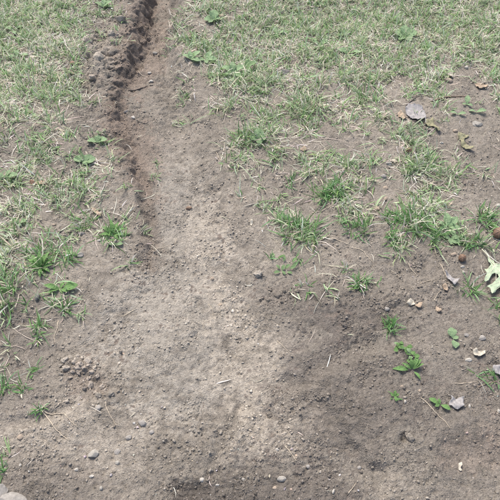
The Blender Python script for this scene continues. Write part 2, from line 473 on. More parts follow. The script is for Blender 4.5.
def lawn(name, label, side):
    area = (-2.1, -.02, .2, 3.6) if side < 0 else (-.02, 2.2, .2, 3.6)
    A = (area[1] - area[0]) * (area[3] - area[2])
    nc = int(A * 2500)
    cx = rng.uniform(area[0], area[1], nc); cy = rng.uniform(area[2], area[3], nc)
    # side of the channel decides which lawn a clump belongs to
    g, far = grass_density(cx, cy)
    keep = rng.uniform(0, 1, nc) < np.clip(g * 1.1, 0, 1) * (1 - .78 * far)
    cx, cy, g = cx[keep], cy[keep], g[keep]
    k = rng.integers(6, 15, len(cx))
    x = np.repeat(cx, k); y = np.repeat(cy, k); gg = np.repeat(g, k)
    n = len(x)
    hue = np.repeat(rng.normal(1, .12, len(cx)).clip(.7, 1.35), k)
    caz = np.repeat(rng.uniform(0, 2 * math.pi, len(cx)), k)
    x = x + rng.normal(0, .009, n); y = y + rng.normal(0, .009, n)
    az = caz + rng.normal(0, 1.2, n)
    L = rng.lognormal(math.log(.030), .42, n).clip(.010, .080)
    W = rng.normal(.0033, .0008, n).clip(.0015, .0055)
    lean = np.abs(rng.normal(.78, .40, n)).clip(.05, 1.5); curl = rng.normal(.75, .55, n).clip(-.3, 1.9)
    cols = pick(LAWNG, n) * hue[:, None]
    dry = rng.uniform(0, 1, n) < .22
    cols[dry] = pick(STRAWS, int(dry.sum()))
    half = rng.uniform(0, 1, n) < .15
    cols[half] = .55 * cols[half] + .45 * pick(STRAWS, int(half.sum()))
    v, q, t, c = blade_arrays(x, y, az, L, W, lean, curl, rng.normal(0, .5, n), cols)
    tag(link(name, np_mesh(name, v, [q, t], M_GRASS, c)), label, 'grass', kind='stuff')
    # dead thatch lying between the green blades
    ns = int(A * 28000)
    sx = rng.uniform(area[0], area[1], ns); sy = rng.uniform(area[2], area[3], ns)
    g, far = grass_density(sx, sy)
    pt = sstep(-.35, .45, fbm(sx, sy, 6.0, 3, 35))
    g2 = grass_density(sx + .02, sy - .015)[0]; g = np.maximum(g, .7 * g2)
    keep = rng.uniform(0, 1, ns) < np.clip(g * (.25 + .75 * g) * (.25 + .9 * pt) + .0006, 0, 1) * (1 - .82 * far)
    sx, sy = sx[keep], sy[keep]; n = len(sx)
    L = rng.lognormal(math.log(.034), .45, n).clip(.01, .10)
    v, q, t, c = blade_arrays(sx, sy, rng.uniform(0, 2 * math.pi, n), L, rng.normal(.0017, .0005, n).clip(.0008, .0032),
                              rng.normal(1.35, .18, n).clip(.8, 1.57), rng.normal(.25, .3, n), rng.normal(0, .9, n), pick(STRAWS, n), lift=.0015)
    return v, q, t, c
S1 = lawn('lawn_grass', 'thin short green grass on the bank left of the bare channel', -1)
S2 = lawn('lawn_grass', 'patchy green grass across the upper right of the bare channel', 1)
for S, lb in ((S1, 'pale dry grass thatch lying among the grass left of the channel'), (S2, 'pale dry grass thatch lying among the grass right of the channel')):
    tag(link('dry_thatch', np_mesh('dry_thatch', S[0], [S[1], S[2]], M_STRAW, S[3])), lb, 'thatch', kind='stuff')

# ------------------------------------------------------------------ soil crumbs and fine gravel
def rock_arrays(x, y, size, cols, sink=.35, flat=(.5, .95)):
    """Irregular 12-cornered lumps, one per point."""
    I = np.array([(a, b, c) for a in (-1, 1) for b in (-1, 1) for c in (-1, 1)]) / 1.55
    F = np.array([(0, 1, 3, 2), (4, 6, 7, 5), (0, 4, 5, 1), (2, 3, 7, 6), (0, 2, 6, 4), (1, 5, 7, 3)])
    n = len(x)
    r = rng.uniform(.55, 1.3, (n, 8, 1))
    v = I[None] * r + rng.normal(0, .12, (n, 8, 3))
    v = v * np.stack([rng.uniform(.8, 1.25, n), rng.uniform(.65, 1.0, n), rng.uniform(*flat, n)], 1)[:, None, :]
    a = rng.uniform(0, 2 * math.pi, n)[:, None]
    vx = v[..., 0] * np.cos(a) - v[..., 1] * np.sin(a); vy = v[..., 0] * np.sin(a) + v[..., 1] * np.cos(a)
    s = size[:, None] / 2
    z = H(x, y)
    V = np.stack([x[:, None] + vx * s, y[:, None] + vy * s, z[:, None] + v[..., 2] * s + s * (1 - 2 * sink) * .6], -1)
    faces = (np.arange(n)[:, None, None] * 8 + F[None]).reshape(-1, 4)
    return V.reshape(-1, 3), faces, np.repeat(cols, 8, 0)

def scatter(n, dens, lo, hi, tries=8):
    x = rng.uniform(-1.45, 1.45, n * tries); y = rng.uniform(-.1, 2.9, n * tries)
    hw = (y * CP + CAM_H * SP) * .414
    k = rng.uniform(0, 1, len(x)) < dens(x, y) * np.where((np.abs(x) < hw + .12) & (y > .33), 1, .2)
    x, y = x[k][:n], y[k][:n]
    s = lo * (hi / lo) ** (rng.uniform(0, 1, len(x)) ** 3.5)
    return x, y, s

def d_crumb(x, y):
    u, v = P(x, y); g, _ = grass_density(x, y)
    return np.clip((.07 + .6 * crumbly(x, y, u, v) * sstep(-.2, .3, fbm(x, y, 15, 2, 91))) * (1 - .7 * g), 0, 1) * np.interp(y, [.4, 1.2, 2.6], [1, .8, .35])
x, y, s = scatter(80000, d_crumb, .0018, .0100, 16)
V, F, C = rock_arrays(x, y, s, soil(x + rng.normal(0, .02, len(x)), y + rng.normal(0, .02, len(x))) * rng.normal(1.2, .18, (len(x), 1)).clip(.7, 1.75), .42, (.4, .8))
tag(link('soil_crumbs', np_mesh('soil_crumbs', V, [F], M_CRUMB, C, True)), 'loose crumbs of grey brown soil strewn over the bare ground', 'soil crumbs', kind='stuff')

def d_gravel(x, y):
    u, v = P(x, y); g, _ = grass_density(x, y)
    b = np.maximum.reduce([blob(u, v, 265, 475, 95, 28), blob(u, v, 110, 460, 80, 30) * .6, blob(u, v, 120, 430, 60, 60) * .35,
                           blob(u, v, 148, 70, 14, 30) * .7, blob(u, v, 130, 106, 12, 10), blob(u, v, 450, 380, 60, 60) * .2, blob(u, v, 235, 300, 30, 30) * .3])
    return np.clip(.02 + .45 * b, 0, 1) * (1 - .6 * g)
x, y, s = scatter(1500, d_gravel, .0020, .0085, 24)
pal = np.array([[.50, .48, .44], [.40, .37, .33], [.58, .56, .52], [.46, .38, .30], [.33, .31, .29]])
V, F, C = rock_arrays(x, y, s, pick(pal, len(x), .1), .3)
tag(link('fine_gravel', np_mesh('fine_gravel', V, [F], M_CRUMB, C, False)), 'fine pale grit and gravel scattered over the bare soil', 'gravel', kind='stuff')

# ------------------------------------------------------------------ stones and clods
def lump_mesh(name, mat, seed, rough=.18, angular=False, sub=3, sx=1, sy=.8, sz=.55, size=1.0):
    r = random.Random(seed)
    bm = bmesh.new()
    bmesh.ops.create_icosphere(bm, subdivisions=sub, radius=1)
    planes = []
    for k in range(10 if angular or rough > .5 else 6):
        d = Vector((r.gauss(0, 1), r.gauss(0, 1), r.gauss(0, .8))).normalized()
        planes.append((d, r.uniform(.62, .85) if angular or rough > .5 else r.uniform(.76, .96)))
    off = r.uniform(0, 90)
    p = np.array([v.co[:] for v in bm.verts])
    a = p[:, 0] * 1.3 + p[:, 2] * .7 + off; b = p[:, 1] * 1.3 - p[:, 2] * .9 + off; e_ = p[:, 2] * 1.3 + p[:, 0] * .5 - off
    def n3d(k, sd): return (noise(a * k, b * k, sd) + noise(b * k, e_ * k, sd + 1) + noise(e_ * k, a * k, sd + 2)) / 2
    p = p * (1 + rough * n3d(1, seed) + rough * .5 * n3d(2.6, seed + 5) + rough * .3 * n3d(6, seed + 9))[:, None]
    for d, k in planes:
        d = np.array(d); e = np.maximum(p @ d - k, 0)
        p = p - e[:, None] * d * .85
    p = p * np.array([sx, sy, sz])
    for v, q in zip(bm.verts, p): v.co = q
    me = bpy.data.meshes.new(name); bm.to_mesh(me); bm.free()
    me.polygons.foreach_set('use_smooth', np.full(len(me.polygons), not angular, bool))
    me.materials.append(mat)
    me.transform(Matrix.Scale(size, 4))
    return me

# row: u, v, width (survey units), mesh (kind, angular, flatness, length ratio), turn, label
STONES = [
 (80, 231, 9, 'slate', 1, .5, .6, 25, 'dark grey angular stone above the round pebble left of the channel'),
 (79, 253, 8, 'grey', 0, .6, .9, 0, 'smooth round grey pebble on bare soil left of the channel'),
 (37, 296, 10, 'slate', 0, .7, .55, 95, 'oblong grey brown stone standing lengthwise below the broad weed at left'),
 (98, 408, 8, 'grey', 0, .6, .95, 0, 'round grey pebble just below the crumbly clods'),
 (142, 422, 10, 'grey', 0, .6, .7, -20, 'oval grey pebble on the pale soil right of the pale roots'),
 (93, 453, 12, 'pale', 1, .6, .8, 10, 'largest pale angular stone on the soil at lower left'),
 (76, 469, 5, 'white', 0, .7, .8, 40, 'small white pebble below the pale angular stone'),
 (91, 476, 6, 'white', 1, .6, .6, 20, 'tiny chalky white chip beside the white pebble at lower left'),
 (21, 438, 6.5, 'tan', 0, .7, .9, 0, 'creamy tan pebble alone in the lower left corner area'),
 (21, 466, 3.5, 'white', 0, .8, .9, 0, 'tiny white pebble above the stones in the bottom left corner'),
 (117, 462, 5.5, 'pale', 0, .7, .8, 0, 'pale pebble right of the pale angular stone'),
 (117, 451, 8, 'grey', 1, .5, .8, 15, 'rough grey lump of stone up and right of the pale angular stone'),
 (128, 437, 6.5, 'grey', 0, .6, .9, 0, 'roundish grey pebble between the oval pebble and the rough lump'),
 (101, 488, 4.5, 'pale', 0, .8, .8, 90, 'small pale upright pebble near the bottom edge left'),
 (151, 431, 6, 'grey', 0, .6, .8, 10, 'small grey pebble just below the oval grey pebble'),
 (282, 478, 10, 'pale', 0, .6, .75, 5, 'pale rounded pebble in the gravelly dark soil, largest at bottom centre'),
 (202, 479, 6, 'white', 0, .7, .9, 0, 'whitish pebble at the bottom edge beside the dark hollow'),
 (217, 484, 5, 'white', 0, .5, .5, 0, 'flat white sliver of stone right of the whitish bottom pebble'),
 (243, 478, 4.5, 'pale', 0, .6, .8, 0, 'little pale pebble midway along the bottom gravel'),
 (308, 466, 5, 'grey', 0, .7, .9, 0, 'small grey pebble at the right end of the bottom gravel'),
 (275, 487, 4.5, 'tan', 0, .6, .8, 0, 'small tan pebble below the largest bottom pebble'),
 (277, 449, 5, 'white', 1, .5, .8, 0, 'white chip on the edge of the dark gravel above the bottom'),
 (333, 492, 6, 'white', 1, .5, .5, 70, 'white chip by the straw at the bottom right of centre'),
 (188, 200, 6.5, 'brown', 0, .7, .7, 10, 'reddish brown pebble in the middle of the bare channel'),
 (220, 301, 5, 'tan', 1, .6, .8, 60, 'small cream chip of stone in the middle of the bare path'),
 (212, 274, 4.5, 'tan', 0, .6, .8, 60, 'tiny tan pebble above the cream chip on the path'),
 (148, 63, 4.5, 'white', 0, .6, .7, 0, 'tiny white pebble high in the channel beside pale straw'),
 (150, 73, 5.5, 'white', 1, .6, .7, 30, 'whitish chip in the channel just above the twig'),
 (153, 41, 5.5, 'pale', 0, .7, .8, 0, 'pale pebble highest up in the channel'),
 (132, 112, 4.5, 'white', 0, .7, .9, 0, 'white pebble among grey grit at the left foot of the bank'),
 (125, 106, 6.5, 'slate', 1, .6, .8, 0, 'dark grey lump among the grit at the left foot of the bank'),
 (222, 20, 6.5, 'tan', 0, .8, .9, 90, 'pinkish tan pebble beside the round leaf weed near the top'),
 (269, 18, 9, 'white', 0, .6, .6, -15, 'white oval stone lying in grass near the top centre'),
 (285, 72, 14, 'slate', 0, .3, .6, 15, 'flat dull grey stone half hidden in upper grass'),
 (466, 69, 5, 'white', 0, .7, .8, 60, 'bright white pebble in the grass at upper right'),
 (448, 82, 9, 'tan', 0, .6, .7, -20, 'tan rounded stone on bare soil below the white pebble'),
 (478, 124, 13, 'pale', 1, .5, .8, 10, 'pale angular stone on the bare patch near the right edge'),
 (383, 179, 6.5, 'grey', 0, .7, .9, 0, 'grey pebble at the top of a column of pebbles in the right grass'),
 (385, 190, 5.5, 'tan', 0, .7, .9, 0, 'cream pebble under the grey one in the right grass'),
 (385, 201, 5.5, 'tan', 0, .7, .7, 60, 'buff pebble lowest of the column in the right grass'),
 (376, 210, 8, 'tan', 0, .6, .9, 0, 'dull tan round pebble left of the buff pebble in the grass'),
 (388, 166, 8, 'pale', 1, .5, .6, 0, 'pale chip topping the pebbles among the right grass'),
 (441, 144, 5, 'white', 0, .6, .6, 0, 'white pebble on bare soil between the lobed dead leaves'),
 (455, 133, 5.5, 'tan', 0, .8, .8, 0, 'small yellowish pebble above the lobed tan leaf'),
 (453, 256, 6.5, 'tan', 0, .6, .7, 10, 'pinkish tan pebble left of the brown nut'),
 (462, 268, 6, 'white', 0, .6, .6, 0, 'white oval pebble right below the brown nut'),
 (463, 273, 4.5, 'pale', 0, .6, .8, 60, 'small greyish pebble under the white oval one'),
 (498, 206, 6, 'white', 0, .6, .8, 0, 'white pebble touching the right edge above the oak leaf'),
 (465, 337, 6, 'grey', 0, .6, .8, 0, 'small grey pebble at lower right beside the two leaf sprout'),
 (481, 340, 8, 'grey', 1, .5, .9, 0, 'grey stone with a pale top right of the small grey pebble'),
 (468, 361, 7.5, 'white', 0, .6, .7, 0, 'off white oval pebble beside the curled tan leaf'),
 (401, 389, 4, 'tan', 0, .7, .9, 0, 'tiny cream pebble under the clover at lower right'),
 (419, 392, 3.5, 'tan', 0, .7, .9, 0, 'tiny pale pebble right of the clover at lower right'),
 (404, 404, 4.5, 'white', 1, .6, .6, 70, 'white chip beside the tiny green sprout at lower right'),
 (469, 407, 5.5, 'white', 0, .6, .6, 85, 'white oblong pebble right of the grey maple leaf'),
 (498, 412, 5, 'white', 0, .7, .7, 80, 'white pebble on the right edge at the lower corner'),
 (386, 311, 6, 'grey', 0, .5, .8, 0, 'dull grey pebble on the bare soil below the round tuft'),
 (227, 147, 4.5, 'pale', 0, .6, .9, 0, 'little pale pebble on the right slope of the channel'),
 (279, 150, 6, 'tan', 0, .7, .8, 0, 'pinkish pebble in the grass right of the pale green weed'),
 (305, 160, 4.5, 'pale', 1, .7, .8, 0, 'pale chip on the trodden soil above the big tuft'),
 (53, 223, 5, 'tan', 0, .7, .8, 0, 'small tan pebble in the thin grass on the left'),
 (19, 220, 6, 'tan', 0, .6, .7, 70, 'buff pebble in the grass near the left edge'),
 (98, 238, 5, 'white', 0, .5, .6, 0, 'small white chip left of the white sliver by the weed'),
 (73, 64, 8, 'brown', 1, .7, .8, 0, 'reddish brown lump at the grass edge of the upper left bank'),
 (360, 466, 5, 'grey', 0, .6, .8, 20, 'small grey pebble beside the dark crumbly spot at the bottom'),
]
for i, (u, v, w, kd, ang, fl, ratio, turn, lb) in enumerate(STONES):
    x, y = (float(q) for q in G(u, v))
    s = w * MPP(v) / 2 * .94
    me = lump_mesh('pebble', STONE[kd], 100 + i, .30, bool(ang) or i % 3 == 0, 3, 1, ratio, max(fl, .5), s)
    o = link('pebble' if w < 8.5 else 'stone', me, None, (x, y, H1(x, y) + s * fl * .16))
    o.rotation_euler = (random.uniform(-.15, .15), random.uniform(-.15, .15), R(turn))
    tag(o, lb, 'pebble' if w < 8.5 else 'stone', 'loose stones on the soil')

for u, v, w, ratio, turn, lb in [(-1, 496, 26, .7, 70, 'large grey stone cut by the left edge at the bottom corner'),
                                 (14, 503, 26, .7, 5, 'large flat grey stone cut by the bottom edge at the left corner')]:
    x, y = (float(q) for q in G(u, v)); s = w * MPP(v) / 2
    o = link('stone', lump_mesh('stone', STONE['grey'], int(u) + 300, .2, True, 4, 1, ratio, .5, s), None, (x, y, H1(x, y) + s * .12))
    o.rotation_euler = (0, 0, R(turn))
    tag(o, lb, 'stone', 'loose stones on the soil')

def tint_mesh(me, c):
    at = me.color_attributes.new('tint', 'FLOAT_COLOR', 'POINT')
    at.data.foreach_set('color', np.tile(np.append(c, 1), (len(me.vertices), 1)).astype(np.float32).ravel())

def clod(u, v, w, lb, grp=None, seed=0, dark=1.0, fl=.75):
    x, y = (float(q) for q in G(u, v)); s = w * MPP(v) / 2
    me = lump_mesh('soil_clod', M_CRUMB, 500 + seed, .95 if w < 9 else .55, False, 4 if w > 8 else 3, 1, random.Random(seed).uniform(.7, .95), fl, s)
    tint_mesh(me, soil(np.array([x]), np.array([y]))[0] * dark)
    o = link('soil_clod', me, None, (x, y, H1(x, y) + s * fl * .06))
    o.rotation_euler = (random.uniform(-.4, .4), random.uniform(-.4, .4), random.uniform(0, 6.28))
    tag(o, lb, 'clod', grp)
CL = [(64, 360, 8), (70, 356, 7), (74, 362, 7), (66, 368, 8), (77, 355, 6), (80, 365, 8), (86, 359, 9), (84, 368, 6.5), (91, 371, 8), (72, 371, 6),
      (94, 366, 6), (88, 377, 5.5), (69, 377, 5), (61, 374, 5), (78, 372, 6), (82, 356, 6), (59, 365, 5), (97, 374, 5.5), (75, 368, 5), (88, 365, 5)]
for i, (u, v, w) in enumerate(CL):
    clod(u, v, w, 'small grey soil clod in the crumbled heap at lower left', 'crumbled heap of clods', i, 1.45)
for i, (u, v, w) in enumerate([(101, 385, 8), (99, 395, 9), (111, 394, 9), (105, 389, 6), (90, 383, 7.5), (94, 391, 6), (106, 400, 5), (84, 388, 5), (118, 391, 5)]):
    clod(u, v, w, 'brown soil clod around the little hole below the crumbled heap', 'clods round the little hole', 40 + i, 1.3)
clod(270, 413, 9, 'dark soil clod on the pale tan patch of the path', None, 60, .62)
clod(410, 441, 10, 'grey soil clod beside its small hollow at lower right', None, 61, 1.15)
clod(406, 436, 6, 'small grey clod on the rim of the hollow at lower right', None, 62, 1.15)
clod(258, 275, 11, 'smooth greyish lump of soil right of the path above the dark crumbs', None, 63, 1.2, .5)
clod(87, 46, 12, 'big pale soil lump on the upper left bank beside the grass', None, 64, 1.2, .7)
clod(99, 62, 13, 'rounded soil lump low on the upper left bank', None, 66, 1.15, .7)
clod(111, 36, 12, 'crumbly soil lump on the rim of the upper channel', None, 67, 1.4, .8)
clod(121, 22, 11, 'soil lump nearest the top on the left channel rim', None, 68, 1.35, .8)
clod(92, 78, 10, 'small soil lump above the hollow in the left bank', None, 69, 1.25, .7)
for i, (u, v, w) in enumerate([(270, 290, 6), (277, 297, 6.5), (284, 293, 5), (291, 299, 5.5), (268, 301, 5), (282, 304, 4.5), (297, 293, 4.5)]):
    clod(u, v, w, 'dark soil clod in the crumbs below the vine like weed', 'dark clods right of the path', 80 + i, .85)

# the brown nuts
M_NUT = mat_leaf('nut_shell', (.20, .125, .085), 0, .45, .65, 1.4, 50, .0004)
M_NUTCAP = mat_leaf('nut_cap', (.34, .235, .165), 0, .75, .7, 1.3, 160, .001)
for u, v, w, lb in [(461, 261, 8, 'ridged brown nut on bare soil near the oak leaf'), (497, 236, 12, 'reddish brown nut half out of frame in the grass at the right edge'),
                    (408, 154, 6, 'small brown nut in the grass below the grey leaf')]:
    x, y = (float(q) for q in G(u, v)); s = w * MPP(v) / 2
    r = link('nut', None, None, (x, y, H1(x, y) + s * .6)); r.rotation_euler = (.2, -.3, .5)
    tag(r, lb, 'nut', 'fallen nuts')
    b = link('shell', lump_mesh('shell', M_NUT, 700 + int(u), .08, False, 3, 1, .92, .85, s), r)
    for k in range(3):
        c = lump_mesh('seam', M_NUTCAP, 720 + k, .05, False, 3, .10, 1.0, .92, s * 1.03)
        q = link('seam', c, r); q.rotation_euler = (0, 0, k * 1.05 + .3)

# ------------------------------------------------------------------ twigs, roots and single straws
def tube(name, pts, rad, mat, lift=.0, sides=6, taper=.5, wob=.0):
    P3 = []
    fine = []
    for a, b in zip(pts[:-1], pts[1:]):
        for k in range(6): fine.append((a[0] + (b[0] - a[0]) * k / 6, a[1] + (b[1] - a[1]) * k / 6))
    fine.append(pts[-1])
    for i in range(2):                       # soften the corners
        fine = [fine[0]] + [tuple((fine[j - 1][q] + 2 * fine[j][q] + fine[j + 1][q]) / 4 for q in (0, 1)) for j in range(1, len(fine) - 1)] + [fine[-1]]
    xs, ys = G([p[0] for p in fine], [p[1] for p in fine])
    zs = H(xs, ys)
    for _ in range(4):
        zs = np.maximum(zs, np.concatenate([[zs[0]], .5 * (zs[:-2] + zs[2:]), [zs[-1]]]))
    c = np.stack([xs, ys, zs + rad * .7 + lift], 1)
    c[:, :2] += rng.normal(0, wob, (len(c), 2))
    n = len(c)
    tn = np.gradient(c, axis=0); tn /= np.linalg.norm(tn, axis=1)[:, None] + 1e-9
    s1 = np.cross(tn, [0, 0, 1]); s1 /= np.linalg.norm(s1, axis=1)[:, None] + 1e-9
    s2 = np.cross(s1, tn)
    rr = rad * np.linspace(1, taper, n) * rng.uniform(.85, 1.15, n)
    ang = np.arange(sides) * 2 * math.pi / sides
    V = (c[:, None] + rr[:, None, None] * (np.cos(ang)[None, :, None] * s1[:, None] + np.sin(ang)[None, :, None] * s2[:, None])).reshape(-1, 3)
    i0 = np.arange(n - 1)[:, None] * sides + np.arange(sides)[None]
    i1 = np.arange(n - 1)[:, None] * sides + (np.arange(sides)[None] + 1) % sides
    Q = np.stack([i0, i1, i1 + sides, i0 + sides], -1).reshape(-1, 4)
    caps = np.array([np.arange(sides)[::-1], np.arange(sides) + (n - 1) * sides])
    return np_mesh(name, V, [Q, caps], mat)
M_TWIG = mat_leaf('brown_twig', (.26, .20, .15), 0, .85, .65, 1.3, 200, .0006)
M_DTWIG = mat_leaf('dark_twig', (.15, .125, .105), 0, .85, .65, 1.3, 200, .0006)
M_ROOT = mat_leaf('pale_root', (.55, .47, .36), 0, .8, .75, 1.2, 150, .0004)
TW = [
 ('twig', [(127, 83), (136, 82), (146, 78)], .0032, M_DTWIG, 'grey brown twig lying across the channel floor'),
 ('twig', [(432, 102), (448, 98), (467, 98)], .0036, M_TWIG, 'reddish brown twig on bare soil above the pale angular stone'),
 ('twig', [(405, 108), (411, 102), (419, 97)], .0022, M_DTWIG, 'thin dark twig just above the big grey leaf'),
 ('twig', [(293, 137), (300, 131), (312, 125), (318, 126)], .0022, M_TWIG, 'bent brown twig on the trodden soil at upper centre'),
 ('twig', [(478, 388), (486, 385), (496, 383)], .0016, M_TWIG, 'short brown twig below the grey leaf on the right edge'),
 ('root', [(42, 411), (50, 421), (57, 431), (64, 437), (70, 441)], .0014, M_ROOT, 'straight pale root, lower of the pair fanning from the left bank'),
 ('root', [(43, 411), (50, 414), (58, 413), (65, 414), (71, 422), (78, 428)], .0014, M_ROOT, 'wavy pale root, upper of the pair fanning from the left bank'),
 ('root', [(55, 408), (60, 403), (66, 401), (72, 402)], .0011, M_ROOT, 'short pale root above the forked pair at lower left'),
 ('straw', [(151, 244), (158, 243), (163, 242), (168, 240)], .0009, M_ROOT, 'fine white fibre lying across the path'),
 ('straw', [(105, 401), (107, 410), (112, 418), (116, 425)], .0009, M_ROOT, 'fine curved fibre right of the round grey pebble'),
 ('straw', [(24, 315), (36, 316), (58, 316)], .0009, M_ROOT, 'long straight straw crossing the soil at left'),
 ('straw', [(57, 318), (56, 326), (53, 335), (54, 341)], .0012, M_ROOT, 'dry bent straw hanging below the tuft at left'),
 ('straw', [(82, 298), (79, 303), (76, 307)], .0011, M_ROOT, 'short dry straw beside the tuft at left'),
 ('straw', [(24, 262), (30, 274), (36, 284), (40, 280)], .0013, M_ROOT, 'dry pinkish stalk through the broad weed at left'),
 ('straw', [(286, 447), (291, 453), (296, 461)], .0012, M_ROOT, 'pale straw leaning across the gravel above the bottom edge'),
 ('straw', [(277, 340), (284, 347), (289, 352)], .0008, M_ROOT, 'fine straw beside the dark crumbs on the path'),
 ('straw', [(352, 250), (362, 253), (368, 260), (374, 265)], .0013, M_ROOT, 'pale crooked straw below the middle tufts'),
 ('straw', [(330, 240), (340, 243), (350, 247)], .0011, M_ROOT, 'thin straw reaching right from the big tuft'),
 ('straw', [(408, 265), (412, 271), (417, 277)], .0012, M_ROOT, 'slanting straw on the bare soil below the right grass'),
 ('straw', [(391, 272), (396, 275), (400, 279)], .0011, M_ROOT, 'short straw left of the slanting straw'),
 ('straw', [(420, 285), (427, 283), (435, 283)], .0013, M_ROOT, 'level pale straw left of the folded grey leaf'),
 ('straw', [(440, 265), (444, 273), (447, 279)], .0013, M_ROOT, 'pale straw touching the tip of the folded grey leaf'),
 ('straw', [(433, 303), (436, 297), (441, 292)], .0010, M_ROOT, 'thin straw beside the small tan leaf at right'),
 ('straw', [(420, 399), (427, 404), (436, 415), (443, 421), (449, 430)], .0012, M_ROOT, 'long curved pale straw below the grey maple leaf'),
 ('straw', [(454, 384), (468, 384), (478, 382)], .0011, M_ROOT, 'pale straw right of the thin green blade at lower right'),
 ('straw', [(348, 494), (352, 489), (356, 483)], .0011, M_ROOT, 'pale straw near the bottom edge right of centre'),
 ('straw', [(0, 455), (5, 453), (9, 452)], .0011, M_ROOT, 'pale straw on the left edge near the bottom'),
 ('straw', [(136, 61), (140, 66), (146, 67)], .0013, M_ROOT, 'pale straw fibre on the channel floor above the twig'),
 ('straw', [(84, 92), (85, 85), (89, 82), (90, 89)], .0014, M_ROOT, 'looped pale straw by the hollow in the left bank'),
 ('straw', [(172, 243), (175, 236), (176, 232)], .0009, M_ROOT, 'little upright fibre on the channel floor'),
 ('straw', [(216, 150), (219, 157), (222, 161)], .0011, M_ROOT, 'dry straw at the grass edge right of the channel'),
 ('straw', [(208, 300), (212, 306), (213, 312)], .0008, M_ROOT, 'tiny fibre left of the cream chip on the path'),
 ('straw', [(312, 214), (322, 213), (332, 208), (335, 200)], .0012, M_ROOT, 'looped dry stem behind the big tuft'),
]
for nm, pts, rad, mt, lb in TW:
    tag(link(nm, tube(nm, pts, rad, mt, wob=.0005)), lb, nm, None if nm != 'straw' else 'single straws on the bare soil')

# ------------------------------------------------------------------ grass tufts that stand on their own
def tuft(u, v, ru, rv, n, L, lb, dry=.12, W=.0031, lean=.6, up=1.0, pal=GREENS):
    m = MPP(v); x0, y0 = (float(q) for q in G(u, v))
    r = np.sqrt(rng.uniform(0, 1, n)); a = rng.uniform(0, 2 * math.pi, n)
    ox = r * np.cos(a) * ru * m * .62; oy = r * np.sin(a) * rv * m * 1.25 * .62
    # a few growing points, blades fan out of them
    k = max(2, n // 9)
    kx = rng.normal(0, 1, k) * ru * m * .38; ky = rng.normal(0, 1, k) * rv * m * .48
    w = rng.integers(0, k, n); mixk = rng.uniform(0, 1, n) < .7
    ox = np.where(mixk, kx[w] + rng.normal(0, .004, n), ox); oy = np.where(mixk, ky[w] + rng.normal(0, .004, n), oy)
    x, y = x0 + ox, y0 + oy
    az = np.where(rng.uniform(0, 1, n) < .45, np.arctan2(oy, ox) + rng.normal(0, .7, n), rng.uniform(0, 2 * math.pi, n))
    LL = rng.lognormal(math.log(L * .86), .40, n).clip(L * .35, L * 2)
    ln = np.abs(rng.normal(lean + .15, .42, n)).clip(.05, 1.5) * up
    cols = pick(pal, n)
    d = rng.uniform(0, 1, n) < dry
    cols[d] = pick(STRAWS, int(d.sum()))
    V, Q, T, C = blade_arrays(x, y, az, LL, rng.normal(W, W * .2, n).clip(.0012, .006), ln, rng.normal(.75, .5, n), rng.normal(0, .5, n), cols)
    z0 = H1(x0, y0)
    o = link('grass_tuft', np_mesh('grass_tuft', V - np.array([x0, y0, z0]), [Q, T], M_GRASS, C), None, (x0, y0, z0))
    tag(o, lb, 'grass tuft', 'separate tufts of grass')
PALEG = LAWNG * .86  # upper tufts take the haze-paled greens, nearer tufts keep the plain ones
